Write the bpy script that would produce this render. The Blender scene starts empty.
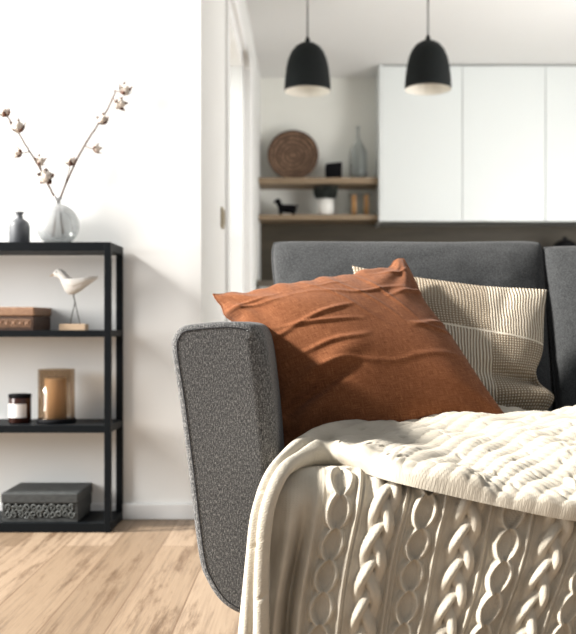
import bpy, bmesh, math, random
import numpy as np
from mathutils import Vector, noise as mnoise
random.seed(4)
C = bpy.context.scene.collection
S = bpy.context.scene
PI = math.pi
F, VX, VY, CZ = 900.0, 307.0, 323.0, 0.62       # focal length in px, vanishing point, eye height

# ---------------------------------------------------------------- camera, world, lights, exposure
cd = bpy.data.cameras.new('camera'); cam = bpy.data.objects.new('camera', cd); C.objects.link(cam)
cam.location = (0, 0, CZ); cam.rotation_euler = (PI/2, 0, 0)
cd.sensor_fit = 'HORIZONTAL'; cd.sensor_width = 36; cd.lens = 36*F/576
cd.shift_x = -(VX-288)/576; cd.shift_y = (VY-317)/576
cd.clip_start = 0.05
cd.dof.use_dof = True; cd.dof.focus_distance = 1.56; cd.dof.aperture_fstop = 5.8
S.camera = cam
w = bpy.data.worlds.new('world'); S.world = w; w.use_nodes = True
w.node_tree.nodes['Background'].inputs[0].default_value = (0.95, 0.975, 1.0, 1)
w.node_tree.nodes['Background'].inputs[1].default_value = 0.46
sd = bpy.data.lights.new('sun', 'SUN'); sd.energy = 11.0; sd.angle = math.radians(7); sd.color = (1.0, 0.965, 0.91)
sun = bpy.data.objects.new('sun', sd); C.objects.link(sun)
sun.rotation_euler = Vector((0.80, 0.13, -0.54)).to_track_quat('-Z', 'Y').to_euler()
def area(name, loc, tgt, sx, sy, watts, col=(1, 1, 1)):
    ld = bpy.data.lights.new(name, 'AREA'); ld.shape = 'RECTANGLE'; ld.size = sx; ld.size_y = sy; ld.energy = watts; ld.color = col
    lo = bpy.data.objects.new(name, ld); C.objects.link(lo); lo.location = loc
    lo.rotation_euler = (Vector(tgt)-Vector(loc)).to_track_quat('-Z', 'Y').to_euler()
    return lo
area('window_light_living', (-2.9, 1.45, 1.40), (-.3, 2.85, .8), 1.0, 1.6, 110, (1, .985, .96))      # tall living room window at the left
area('kitchen_fill_light', (2.4, 4.0, 1.1), (.4, 6.4, 2.0), 1.6, 1.6, 74, (1, .995, .98))        # added fill at the right to brighten the kitchen, no window modelled there
area('window_light_patio', (-1.15, 3.9, 1.5), (-.3, 4.5, 1.1), 1.2, 1.8, 34, (.97, .99, 1))        # daylight outside the glazed opening
S.view_settings.view_transform = 'Standard'; S.view_settings.look = 'None'
S.view_settings.gamma = 1; S.view_settings.use_curve_mapping = False
S.view_settings.exposure = 0.0

# ---------------------------------------------------------------- helpers
def P(px, py, D): return Vector(((px-VX)*D/F, D, CZ-(py-VY)*D/F))
def PX(px, D): return (px-VX)*D/F
def PZ(py, D): return CZ-(py-VY)*D/F

def tag(o, label=None, cat=None, group=None, kind=None):
    if label: o['label'] = label
    if cat: o['category'] = cat
    if group: o['group'] = group
    if kind: o['kind'] = kind
    return o
def obj(name, bm, mat, parent=None, smooth=False, loc=None):
    me = bpy.data.meshes.new(name)
    bmesh.ops.recalc_face_normals(bm, faces=bm.faces[:])
    bm.to_mesh(me); bm.free()
    if smooth: me.polygons.foreach_set('use_smooth', [True]*len(me.polygons))
    me.materials.append(mat)
    o = bpy.data.objects.new(name, me); C.objects.link(o)
    if parent: o.parent = parent
    if loc: o.location = loc
    return o
def npobj(name, verts, quads, mat, parent=None, uv=None, smooth=True):
    me = bpy.data.meshes.new(name)
    me.from_pydata([tuple(v) for v in verts], [], [tuple(q) for q in quads]); me.update()
    me.polygons.foreach_set('use_smooth', [smooth]*len(me.polygons))
    if uv is not None:
        l = me.uv_layers.new(name='UVMap')
        idx = np.empty(len(me.loops), dtype=np.int32); me.loops.foreach_get('vertex_index', idx)
        l.data.foreach_set('uv', np.asarray(uv, dtype=np.float32)[idx].ravel())
    me.materials.append(mat)
    o = bpy.data.objects.new(name, me); C.objects.link(o)
    if parent: o.parent = parent
    return o
def empty(name, loc=(0,0,0)):
    o = bpy.data.objects.new(name, None); C.objects.link(o); o.location = loc; o.empty_display_size = .05
    return o
def box(bm, x0, x1, y0, y1, z0, z1, bev=0, seg=2):
    r = bmesh.ops.create_cube(bm, size=1); vs = r['verts']
    for v in vs:
        v.co = Vector(((x0+x1)/2+v.co.x*(x1-x0), (y0+y1)/2+v.co.y*(y1-y0), (z0+z1)/2+v.co.z*(z1-z0)))
    if bev:
        es = list({e for v in vs for e in v.link_edges})
        bmesh.ops.bevel(bm, geom=es, offset=bev, segments=seg, profile=.5, affect='EDGES')
    return bm
def lathe(bm, prof, c=(0,0,0), n=40):
    rings = []
    for r, z in prof:
        if r < 1e-6: rings.append([bm.verts.new((c[0], c[1], c[2]+z))])
        else: rings.append([bm.verts.new((c[0]+r*math.cos(2*PI*k/n), c[1]+r*math.sin(2*PI*k/n), c[2]+z)) for k in range(n)])
    for a, b in zip(rings[:-1], rings[1:]):
        for k in range(n):
            k2 = (k+1) % n
            if len(a) == 1 and len(b) == 1: continue
            if len(a) == 1: bm.faces.new((a[0], b[k], b[k2]))
            elif len(b) == 1: bm.faces.new((a[k], a[k2], b[0]))
            else: bm.faces.new((a[k], a[k2], b[k2], b[k]))
    return bm
def tube(bm, pts, rad, n=8, cap=True):
    pts = [Vector(p) for p in pts]
    if not hasattr(rad, '__len__'): rad = [rad]*len(pts)
    rings = []; up = None
    for i, p in enumerate(pts):
        t = (pts[min(i+1, len(pts)-1)]-pts[max(i-1, 0)]).normalized()
        if up is None: up = t.orthogonal().normalized()
        up = (up - t*up.dot(t)).normalized(); s = t.cross(up)
        rings.append([bm.verts.new(p+(up*math.cos(2*PI*k/n)+s*math.sin(2*PI*k/n))*rad[i]) for k in range(n)])
    for a, b in zip(rings[:-1], rings[1:]):
        for k in range(n): bm.faces.new((a[k], a[(k+1) % n], b[(k+1) % n], b[k]))
    if cap: bm.faces.new(rings[0][::-1]); bm.faces.new(rings[-1])
    return bm
def loft(bm, secs, n=20):
    """secs: (centre, half-width y, half-height z) along x"""
    rings = []
    for c, a, b in secs:
        rings.append([bm.verts.new((c[0], c[1]+a*math.cos(2*PI*k/n), c[2]+b*math.sin(2*PI*k/n))) for k in range(n)])
    for a, b in zip(rings[:-1], rings[1:]):
        for k in range(n): bm.faces.new((a[k], a[(k+1) % n], b[(k+1) % n], b[k]))
    bm.faces.new(rings[0][::-1]); bm.faces.new(rings[-1])
    return bm
def catmull(pts, n, closed=False):
    pts = [np.array(p, float) for p in pts]; m = len(pts); out = []
    segs = m if closed else m-1
    for k in range(n):
        t = k/(n if closed else n-1)*segs; i = min(int(t), segs-1); f = t-i
        g = (lambda j: pts[j % m]) if closed else (lambda j: pts[j] if 0 <= j < m else (2*pts[0]-pts[1] if j < 0 else 2*pts[-1]-pts[-2]))
        p0, p1, p2, p3 = g(i-1), g(i), g(i+1), g(i+2)
        out.append(.5*((2*p1)+(-p0+p2)*f+(2*p0-5*p1+4*p2-p3)*f*f+(-p0+3*p1-3*p2+p3)*f**3))
    return np.array(out)
def grid_quads(nu, nv, off=0):
    q = []
    for j in range(nv-1):
        for i in range(nu-1):
            a = off+j*nu+i; q.append((a, a+1, a+1+nu, a+nu))
    return q

# ---------------------------------------------------------------- materials
class M:
    def __init__(s, name):
        s.m = bpy.data.materials.new(name); s.m.use_nodes = True
        s.nt = s.m.node_tree; s.b = s.nt.nodes['Principled BSDF']; s.l = s.nt.links
    def n(s, t, **k):
        x = s.nt.nodes.new(t)
        for a, v in k.items():
            if isinstance(a, str) and hasattr(x, a): setattr(x, a, v)
        return x
    def link(s, a, b): s.l.new(a, b)
    def coord(s, out='Object', scale=(1,1,1), rot=(0,0,0)):
        c = s.n('ShaderNodeTexCoord'); mp = s.n('ShaderNodeMapping')
        mp.inputs['Scale'].default_value = scale; mp.inputs['Rotation'].default_value = rot
        s.link(c.outputs[out], mp.inputs[0]); return mp.outputs[0]
    def noise(s, vec, scale, detail=3, rough=.5):
        x = s.n('ShaderNodeTexNoise'); x.inputs['Scale'].default_value = scale
        x.inputs['Detail'].default_value = detail; x.inputs['Roughness'].default_value = rough
        s.link(vec, x.inputs['Vector']); return x.outputs['Fac']
    def ramp(s, fac, stops):
        x = s.n('ShaderNodeValToRGB'); e = x.color_ramp.elements
        while len(e) < len(stops): e.new(.5)
        for i, (p, c) in enumerate(stops): e[i].position = p; e[i].color = (*c, 1)
        s.link(fac, x.inputs[0]); return x.outputs[0]
    def mix(s, fac, a, b, blend='MIX'):
        x = s.n('ShaderNodeMix'); x.data_type = 'RGBA'; x.blend_type = blend
        for v, i in ((fac, 0), (a, 6), (b, 7)):
            if hasattr(v, 'is_linked') or hasattr(v, 'links'): s.link(v, x.inputs[i])
            elif i == 0: x.inputs[0].default_value = v
            else: x.inputs[i].default_value = (*v, 1)
        return x.outputs[2]
    def math(s, op, a, b=None):
        x = s.n('ShaderNodeMath'); x.operation = op
        for v, i in ((a, 0), (b, 1)):
            if v is None: continue
            if isinstance(v, (int, float)): x.inputs[i].default_value = v
            else: s.link(v, x.inputs[i])
        return x.outputs[0]
    def bump(s, h, strength=.3, dist=.001):
        x = s.n('ShaderNodeBump'); x.inputs['Strength'].default_value = strength; x.inputs['Distance'].default_value = dist
        s.link(h, x.inputs['Height']); s.link(x.outputs[0], s.b.inputs['Normal'])
    def col(s, c):
        if isinstance(c, tuple): s.b.inputs['Base Color'].default_value = (*c, 1)
        else: s.link(c, s.b.inputs['Base Color'])
def simple(name, c, rough=.5, metal=0, var=.06, scale=30, spec=None, bump=0):
    m = M(name); v = m.coord()
    f = m.noise(v, scale, 4)
    m.col(m.mix(f, tuple(max(0, x*(1-var)) for x in c), tuple(min(1, x*(1+var)) for x in c)))
    m.b.inputs['Roughness'].default_value = rough; m.b.inputs['Metallic'].default_value = metal
    if spec is not None: m.b.inputs['Specular IOR Level'].default_value = spec
    if bump: m.bump(f, bump, .002)
    return m.m
white_wall = simple('wall_paint', (.84, .84, .82), .9, var=.012, scale=3)
kitchen_paint = simple('kitchen_wall_paint', (.82, .82, .77), .9, var=.015, scale=3)
ceiling_paint = simple('ceiling_paint', (.80, .80, .79), .95, var=.01, scale=2)
trim_white = simple('trim_white', (.85, .85, .84), .55, var=.01)
cab_white = simple('cabinet_lacquer', (.74, .775, .77), .35, var=.008, scale=2)
carcass = simple('cabinet_carcass', (.30, .31, .30), .6)
black_metal = simple('black_metal', (.0045, .006, .0075), .5, var=.15, scale=60, spec=.10)
black_plain = simple('black_matt', (.005, .005, .006), .7, var=.2, spec=.08)
pendant_mat = simple('pendant_shell', (.010, .012, .012), .65, var=.1, spec=.12)
pendant_in = simple('pendant_inside', (.80, .76, .68), .6, var=.02)
cord_mat = simple('cord_grey', (.12, .12, .12), .7)
grey_ceramic = simple('grey_ceramic', (.085, .09, .098), .5, var=.25, scale=40)
white_ceramic = simple('white_ceramic', (.78, .77, .73), .4, var=.02)
bird_white = simple('bird_paint', (.74, .71, .66), .7, var=.08, scale=60, bump=.2)
wire_mat = simple('wire', (.10, .09, .08), .4, metal=.6)
beak_mat = simple('beak', (.40, .27, .15), .6)
cotton_mat = simple('cotton', (.70, .62, .54), .95, var=.08, scale=120, bump=.4)
calyx_mat = simple('calyx', (.10, .034, .014), .8, var=.4, scale=100)
stem_mat = simple('stem', (.085, .04, .022), .8, var=.4, scale=80)
switch_mat = simple('switch_plastic', (.42, .36, .26), .5, var=.03)
candle_wax = simple('candle_wax', (.92, .74, .54), .5, var=.03)
label_mat = simple('paper_label', (.75, .71, .68), .8, var=.02)
amber = simple('dark_amber_glass', (.035, .012, .008), .15, var=.1)
tan_mat = simple('tan_wood_sticks', (.70, .36, .12), .7, var=.2, scale=60)
dark_leaf = simple('dark_leaf', (.010, .014, .011), .7, var=.3)
kettle_mat = simple('kettle_black', (.006, .006, .007), .5, var=.1, spec=.1)
worktop_mat = simple('worktop', (.10, .085, .065), .5, var=.15, scale=15)

def glass(name, tint, alpha, rough=.05, diffuse=(.8,.8,.8), dmix=.15):
    m = M(name); nt = m.nt
    tr = m.n('ShaderNodeBsdfTransparent'); tr.inputs[0].default_value = (*tint, 1)
    gl = m.n('ShaderNodeBsdfGlossy'); gl.inputs['Roughness'].default_value = rough
    df = m.n('ShaderNodeBsdfDiffuse'); df.inputs[0].default_value = (*diffuse, 1)
    fr = m.n('ShaderNodeLayerWeight'); fr.inputs[0].default_value = alpha
    m1 = m.n('ShaderNodeMixShader'); m1.inputs[0].default_value = dmix
    m2 = m.n('ShaderNodeMixShader')
    m.link(tr.outputs[0], m1.inputs[1]); m.link(df.outputs[0], m1.inputs[2])
    m.link(fr.outputs['Facing'], m2.inputs[0]); m.link(m1.outputs[0], m2.inputs[1]); m.link(gl.outputs[0], m2.inputs[2])
    m.link(m2.outputs[0], nt.nodes['Material Output'].inputs[0])
    return m.m
clear_glass = glass('clear_glass', (.96, .97, .96), .06, dmix=.02)
vase_glass = glass('vase_glass', (.95, .96, .96), .10, .2, (.60, .61, .61), .36)
grey_glass = glass('grey_glass', (.90, .915, .915), .30, .1, (.25, .27, .27), .05)
bronze_glass = glass('bronze_glass', (.83, .755, .67), .08, .08, (.30, .19, .11), .04)

def floor_mat():
    m = M('oak_planks')
    v = m.coord('Object', rot=(0, 0, PI/2))
    br = m.n('ShaderNodeTexBrick'); br.offset = .37; br.offset_frequency = 2
    br.inputs['Scale'].default_value = 1; br.inputs['Brick Width'].default_value = 1.25; br.inputs['Row Height'].default_value = .135
    br.inputs['Mortar Size'].default_value = .0022; br.inputs['Mortar Smooth'].default_value = .3; br.inputs['Bias'].default_value = 0
    br.inputs['Color1'].default_value = (0, 0, 0, 1); br.inputs['Color2'].default_value = (1, 1, 1, 1); br.inputs['Mortar'].default_value = (.5, .5, .5, 1)
    m.link(v, br.inputs['Vector'])
    rnd = m.n('ShaderNodeSeparateColor'); m.link(br.outputs['Color'], rnd.inputs[0])
    # grain: stretched noise shifted per plank
    add = m.n('ShaderNodeVectorMath'); add.operation = 'MULTIPLY_ADD'
    m.link(br.outputs['Color'], add.inputs[0]); add.inputs[1].default_value = (7, 3, 5)
    g = m.coord('Object', scale=(9, 1.1, 1)); m.link(g, add.inputs[2])
    n1 = m.noise(add.outputs[0], 2.2, 8, .72)
    g2 = m.coord('Object', scale=(150, 3.5, 1)); n2 = m.ramp(m.noise(g2, 1.5, 3, .6), [(.35, (0,0,0)), (.7, (1,1,1))])
    base = m.ramp(rnd.outputs[0], [(0, (.20, .140, .088)), (.5, (.30, .218, .145)), (1, (.38, .285, .20))])
    c = m.mix(m.ramp(n1, [(.36, (.15,.15,.15)), (.47, (1,1,1))]), (.12, .072, .040), base)
    c = m.mix(m.math('MULTIPLY', n2, .30), c, (.15, .092, .055), 'MIX')
    n3 = m.ramp(m.noise(m.coord('Object', scale=(42, 1.8, 1)), 1.4, 5, .7), [(.50, (0,0,0)), (.64, (1,1,1))])
    c = m.mix(m.math('MULTIPLY', n3, .42), c, (.075, .045, .026))
    # knots
    vo = m.n('ShaderNodeTexVoronoi'); vo.inputs['Scale'].default_value = 1
    m.link(m.coord('Object', scale=(5, 2.2, 1)), vo.inputs['Vector'])
    kn = m.ramp(vo.outputs['Distance'], [(.0, (1,1,1)), (.20, (0,0,0))])
    c = m.mix(m.math('MULTIPLY', kn, .75), c, (.07, .036, .02))
    c = m.mix(m.math('MULTIPLY', br.outputs['Fac'], .9), c, (.16, .10, .06))
    m.col(c); m.b.inputs['Roughness'].default_value = .5
    m.bump(n1, .15, .001)
    return m.m
oak = floor_mat()
def wood(name, dark, light, sc=(1, 12, 12), rough=.6):
    m = M(name); v = m.coord('Object', scale=sc); f = m.noise(v, 3, 6, .65)
    m.col(m.ramp(f, [(.3, dark), (.7, light)])); m.b.inputs['Roughness'].default_value = rough; m.bump(f, .2, .001)
    return m.m
backsplash_mat = wood('dark_wood_backsplash', (.036, .028, .016), (.07, .055, .034), (1, 8, 10))
shelf_wood = wood('shelf_wood', (.20, .14, .085), (.32, .235, .15))
basewood = wood('bird_base_wood', (.42, .28, .17), (.62, .45, .30))
def grey_fabric():
    m = M('heather_grey_fabric'); v = m.coord('Object')
    a = m.noise(v, 420, 3, .8)
    v2 = m.coord('Object', scale=(1, 1, .35)); b = m.noise(v2, 520, 2, .6)
    big = m.noise(v, 9, 3)
    f = m.math('ADD', m.math('MULTIPLY', a, .55), m.math('MULTIPLY', b, .45))
    c = m.ramp(f, [(.34, (.014, .014, .015)), (.50, (.108, .107, .105)), (.65, (.40, .39, .375))])
    c = m.mix(m.math('MULTIPLY', big, .35), c, (.05, .052, .058))
    m.col(c); m.b.inputs['Roughness'].default_value = .95; m.b.inputs['Specular IOR Level'].default_value = .15
    m.b.inputs['Sheen Weight'].default_value = .08
    m.bump(f, .7, .0025); return m.m
fabric = grey_fabric()
piping_mat = simple('piping', (.022, .023, .026), .9)
def cushion_fabric():
    m = M('cushion_grey_fabric'); v = m.coord('Object')
    a = m.noise(v, 380, 2, .7); big = m.noise(v, 14, 4, .6)
    c = m.ramp(a, [(.38, (.012, .013, .014)), (.62, (.064, .066, .068))])
    c = m.mix(m.math('MULTIPLY', big, .45), c, (.072, .074, .074))
    m.col(c); m.b.inputs['Roughness'].default_value = .95; m.b.inputs['Specular IOR Level'].default_value = .15
    m.b.inputs['Sheen Weight'].default_value = .1
    m.bump(a, .5, .002); return m.m
cushion_mat = cushion_fabric()
def linen():
    m = M('rust_linen')
    a = m.noise(m.coord('UV', scale=(14, 260, 1)), 1.5, 3, .6)
    b = m.noise(m.coord('UV', scale=(260, 14, 1)), 1.5, 3, .6)
    f = m.math('ADD', m.math('MULTIPLY', a, .5), m.math('MULTIPLY', b, .5))
    big = m.noise(m.coord('UV'), 5, 4)
    c = m.ramp(f, [(.36, (.110, .034, .013)), (.5, (.195, .069, .027)), (.64, (.32, .134, .060))])
    c = m.mix(m.math('MULTIPLY', big, .25), c, (.14, .044, .014))
    m.col(c); m.b.inputs['Roughness'].default_value = .9; m.b.inputs['Specular IOR Level'].default_value = .15
    m.b.inputs['Sheen Weight'].default_value = .08
    m.bump(f, .5, .0018); return m.m
rust = linen()
def ribbed():
    m = M('cream_ribbed_knit')
    tc = m.n('ShaderNodeTexCoord'); sp = m.n('ShaderNodeSeparateXYZ'); m.link(tc.outputs['UV'], sp.inputs[0])
    u, v = sp.outputs[0], sp.outputs[1]
    wob = m.noise(m.coord('UV'), 4, 2)
    uu = m.math('ADD', u, m.math('MULTIPLY', m.math('SUBTRACT', wob, .5), .04))
    def wave(x, k): return m.math('ADD', m.math('MULTIPLY', m.math('SINE', m.math('MULTIPLY', x, k*2*PI)), .5), .5)
    stripes = wave(uu, 62); rows = wave(v, 60)
    fine = m.math('MULTIPLY', wave(uu, 62), m.math('ADD', m.math('MULTIPLY', rows, .9), .1))
    seam_v = m.math('ADD', .69, m.math('MULTIPLY', u, -.13))
    top = m.math('GREATER_THAN', v, seam_v)
    right = m.math('GREATER_THAN', u, .68)
    # grid where top xor right
    x = m.math('ABSOLUTE', m.math('SUBTRACT', top, right))
    h = m.n('ShaderNodeMix'); h.data_type = 'FLOAT'
    m.link(x, h.inputs[0]); m.link(stripes, h.inputs[2]); m.link(fine, h.inputs[3]); h = h.outputs[0]
    seam = m.math('LESS_THAN', m.math('ABSOLUTE', m.math('SUBTRACT', v, seam_v)), .006)
    c = m.ramp(h, [(.15, (.25, .195, .135)), (.5, (.48, .41, .315)), (.8, (.66, .60, .50))])
    c = m.mix(seam, c, (.70, .63, .52))
    m.col(c); m.b.inputs['Roughness'].default_value = .95; m.b.inputs['Specular IOR Level'].default_value = .1
    m.bump(m.math('MAXIMUM', h, seam), .8, .003); return m.m
rib_mat = ribbed()
def wool():
    m = M('cream_cable_knit'); 
    uvv = m.coord('UV', scale=(1, 1, 1))
    sp = m.n('ShaderNodeSeparateXYZ'); m.link(uvv, sp.inputs[0])
    u, v = sp.outputs[0], sp.outputs[1]
    st = m.math('ABSOLUTE', m.math('SUBTRACT', m.math('FRACT', m.math('MULTIPLY', u, 1/.0052)), .5))
    row = m.math('SINE', m.math('MULTIPLY', m.math('ADD', v, m.math('MULTIPLY', st, .004)), 2*PI/.0036))
    n = m.noise(m.coord('Object'), 700, 3, .7)
    h = m.math('ADD', m.math('ADD', m.math('MULTIPLY', row, .25), m.math('MULTIPLY', st, -.9)), m.math('MULTIPLY', n, 1.2))
    big = m.noise(m.coord('Object'), 25, 3)
    c = m.ramp(big, [(.3, (.47, .425, .35)), (.7, (.55, .505, .425))])
    m.col(m.mix(m.math('MULTIPLY', n, .22), c, (.34, .295, .225)))
    m.b.inputs['Roughness'].default_value = 1; m.b.inputs['Specular IOR Level'].default_value = .05
    m.b.inputs['Sheen Weight'].default_value = .1
    m.bump(h, .45, .0012); return m.m
wool_mat = wool()
def woven():
    m = M('woven_basket')
    tc = m.n('ShaderNodeTexCoord'); 
    wv = m.n('ShaderNodeTexWave'); wv.wave_type = 'RINGS'; wv.rings_direction = 'Z'
    wv.inputs['Scale'].default_value = 11; wv.inputs['Distortion'].default_value = 2.5; wv.inputs['Detail'].default_value = 3
    m.link(tc.outputs['Object'], wv.inputs['Vector'])
    n = m.noise(tc.outputs['Object'], 22, 4)
    c = m.ramp(wv.outputs['Fac'], [(.25, (.045, .024, .014)), (.75, (.25, .15, .09))])
    m.col(m.mix(m.ramp(n, [(.4, (0,0,0)), (.65, (.8,.8,.8))]), c, (.075, .04, .024))); m.b.inputs['Roughness'].default_value = .8
    m.bump(wv.outputs['Fac'], .6, .004); return m.m
woven_mat = woven()
def carved(name, dark, light, plain=False):
    m = M(name); v = m.coord('Object')
    vo = m.n('ShaderNodeTexVoronoi'); vo.feature = 'DISTANCE_TO_EDGE'; vo.inputs['Scale'].default_value = 95; m.link(v, vo.inputs['Vector'])
    n = m.noise(m.coord('Object', scale=(1, 1, 4)), 60, 4, .6)
    if plain: m.col(m.ramp(n, [(.3, dark), (.7, light)])); m.bump(n, .3, .002)
    else:
        m.col(m.mix(m.ramp(vo.outputs[0], [(.05, (0,0,0)), (.3, (1,1,1))]), dark, light)); m.bump(vo.outputs[0], .8, .006)
    m.b.inputs['Roughness'].default_value = .65; return m.m
brown_plain = carved('brown_box_wood', (.17, .085, .045), (.33, .19, .11), True)
brown_carved = carved('brown_box_carving', (.025, .012, .007), (.12, .06, .035), True)
grey_plain = carved('grey_box_wood', (.016, .018, .018), (.05, .055, .055), True)
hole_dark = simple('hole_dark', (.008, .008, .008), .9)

# ---------------------------------------------------------------- the setting
DW, DK, XS, ZC = 2.85, 6.5, PX(201, 2.85), 2.39
WTH = .17
def struct(name, bm, mat, parent=None):
    o = obj(name, bm, mat, parent)
    if not parent: tag(o, kind='structure')
    return o
struct('floor', box(bmesh.new(), -3.2, 2.7, -1.0, DK+.1, -.05, 0), oak)
struct('wall_back', box(bmesh.new(), -3.2, XS-WTH, DW, DW+.12, 0, 2.6), white_wall)
W0, W1, WT = 3.76, 4.50, 1.905
b = bmesh.new()
box(b, XS-WTH, XS, DW, W0, 0, 2.6); box(b, XS-WTH, XS, W1, DK, 0, 2.6); box(b, XS-WTH, XS, W0, W1, WT, 2.6)
struct('wall_left', b, white_wall)
struct('wall_kitchen', box(bmesh.new(), XS-WTH, 2.7, DK, DK+.1, 0, 2.6), kitchen_paint)
struct('wall_right', box(bmesh.new(), 2.6, 2.7, DW, DK, 0, 2.6), white_wall)
struct('ceiling', box(bmesh.new(), XS, 2.6, DW-.4, DK, ZC, ZC+.1), ceiling_paint)
struct('baseboard_back', box(bmesh.new(), -3.2, XS+.012, DW-.014, DW, 0, .05, .003), trim_white)
b = bmesh.new(); box(b, XS, XS+.012, DW, W0-.07, 0, .05, .003); struct('baseboard_left', b, trim_white)
# glazed opening in the side wall
b = bmesh.new()
box(b, XS-.002, XS+.014, W0-.07, W0, 0, WT+.07, .003); box(b, XS-.002, XS+.014, W1, W1+.12, 0, WT+.07, .003); box(b, XS-.002, XS+.035, W1+.30, W1+.50, 0, WT+.14, .004)
box(b, XS-.002, XS+.014, W0, W1, WT, WT+.07, .003); box(b, XS-.002, XS+.035, W0-.07, W1+.30, WT+.07, WT+.14, .004)
struct('trim_1', b, trim_white)
b = bmesh.new()
x0, x1 = XS-.165, XS-.125
box(b, x0, x1, W0, W0+.06, 0, WT, .004); box(b, x0, x1, W1-.06, W1, 0, WT, .004)
box(b, x0, x1, W0+.06, W1-.06, WT-.06, WT, .004); box(b, x0, x1, W0+.06, W1-.06, 0, .09, .004)
box(b, x0, x1, (W0+W1)/2-.03, (W0+W1)/2+.03, .09, WT-.06, .004)
win = struct('window_1', b, trim_white)
b = bmesh.new(); box(b, XS-.148, XS-.142, W0+.06, (W0+W1)/2-.03, .09, WT-.06); box(b, XS-.148, XS-.142, (W0+W1)/2+.03, W1-.06, .09, WT-.06)
obj('window_pane', b, clear_glass, win)
b = bmesh.new(); box(b, XS-.125, XS-.11, W1-.045, W1-.015, .98, 1.10, .003); tube(b, [(XS-.11, W1-.03, 1.04), (XS-.08, W1-.03, 1.04), (XS-.072, W1-.04, 1.04), (XS-.072, W1-.14, 1.04)], .008, 10)
obj('window_handle', b, simple('handle_metal', (.55, .55, .54), .35, .7), win)

# light switch
sz = PZ(218, 3.53)
sw = obj('light_switch', box(bmesh.new(), XS, XS+.009, 3.49, 3.57, sz-.04, sz+.04, .003), switch_mat)
tag(sw, 'small beige light switch plate on the pale side wall', 'light switch')
obj('rocker', box(bmesh.new(), XS+.009, XS+.013, 3.505, 3.555, sz-.026, sz+.026, .002), switch_mat, sw)

# ---------------------------------------------------------------- kitchen
DC = 6.15; cw = 83*DC/F; cx = PX(379.5, DC); cz0 = PZ(221, DC)
names = ['leftmost white upper kitchen cabinet, beside the open wooden shelves',
         'white upper kitchen cabinet in the middle, right of the right pendant lamp',
         'white upper kitchen cabinet at the right edge of the photo',
         'white upper kitchen cabinet past the right edge of the photo']
for k in range(3):
    a = cx+k*cw
    t = empty('upper_cabinet', (a+cw/2, DC, cz0)); tag(t, names[k], 'cabinet', 'white upper kitchen cabinets')
    o = obj('cabinet_body', box(bmesh.new(), -cw/2, cw/2, .022, DK-DC-.001, .0, ZC-cz0-.001), carcass, t)
    if k == 0:
        obj('side_panel', box(bmesh.new(), -cw/2-.001, -cw/2+.016, .0, DK-DC-.001, -.002, ZC-cz0-.001), cab_white, t)
    x0 = -cw/2+(.017 if k == 0 else .0022)
    obj('door', box(bmesh.new(), x0, cw/2-.0022, 0, .02, -.002, ZC-cz0-.014, .0015), cab_white, t)
struct('trim_2', box(bmesh.new(), XS, 2.6, DK-.02, DK, .90, PZ(219, 6.3), 0), backsplash_mat)
# open shelves
sx0, sx1 = XS+.001, cx-.003
def wall_shelf(ztop, th, lab):
    o = obj('wall_shelf', box(bmesh.new(), sx0, sx1, 6.22, DK-.001, ztop-th, ztop, .002), shelf_wood)
    return tag(o, lab, 'shelf', 'wooden kitchen wall shelves')
ZS1, ZS2 = PZ(177.5, 6.22), PZ(214.5, 6.22)
wall_shelf(ZS1, .042, 'upper brown wooden wall shelf carrying the round woven plate')
wall_shelf(ZS2, .036, 'lower brown wooden wall shelf carrying the white plant pot')
# counter run below
t = empty('base_cabinet', (1.1, 5.92, 0)); tag(t, 'white kitchen base cabinet run under the dark worktop behind the sofa', 'cabinet')
obj('cabinet_body', box(bmesh.new(), -1.42, 1.45, .02, DK-5.92-.001, .08, .86), carcass, t)
obj('plinth', box(bmesh.new(), -1.42, 1.45, .06, .075, 0, .08), black_plain, t)
for k in range(5):
    obj('door', box(bmesh.new(), -1.42+k*.574+.002, -1.42+(k+1)*.574-.002, 0, .018, .085, .855, .002), cab_white, t)
o = obj('worktop', box(bmesh.new(), -.33, 2.56, 5.90, DK-.021, .86, .90, .003), worktop_mat); tag(o, 'dark worktop in front of the brown wooden backsplash', 'worktop')

# woven plate: dish profile turned, leaning on the wall
r = 25.6*6.38/F
b = bmesh.new(); prof = [(0, 0)]
for k in range(1, 30):
    q = k/29; prof.append((r*q, .028*q**3+.0022*math.cos(q*60)))
prof += [(r*1.005, .034), (r*.97, .040)] + [(r*q, .028*q**3+.008) for q in (.85, .6, .3)] + [(0, .008)]
lathe(b, prof, n=72)
# dish opening faces the camera; its back rests on the wall
o = obj('woven_plate', b, woven_mat, smooth=True)
tilt = math.radians(8)
o.rotation_euler = (PI/2-tilt, 0, 0)
o.location = (PX(293, 6.40), 6.405, ZS1+r*math.cos(tilt)+.002)
tag(o, 'round brown woven plate leaning on the upper kitchen shelf', 'plate')
b = bmesh.new(); D = 6.33; c = PX(333.5, D); box(b, -.058, .058, -.03, .03, 0, .118, .006)
for v in b.verts:
    if v.co.z > .06: v.co.z += v.co.x*.12
o = obj('black_block', b, black_plain, loc=(c, D, ZS1)); o.rotation_euler = (0, 0, .05)
tag(o, 'small black slanted box between woven plate and grey glass bottle', 'box')
D = 6.34; hb = 54*D/F
b = bmesh.new(); R = 9.2*D/F
lathe(b, [(0, 0), (R*.86, 0), (R*.95, .012), (R, hb*.18), (R, hb*.45), (R*.93, hb*.54), (R*.70, hb*.63), (R*.42, hb*.70), (R*.22, hb*.77), (R*.16, hb*.86), (R*.16, hb*.95), (R*.24, hb*.97), (R*.24, hb), (R*.12, hb), (R*.10, hb*.8), (R*.35, hb*.69), (R*.86, hb*.53), (R*.93, hb*.45), (R*.93, hb*.1), (R*.8, .02), (0, .02)], n=48)
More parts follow.
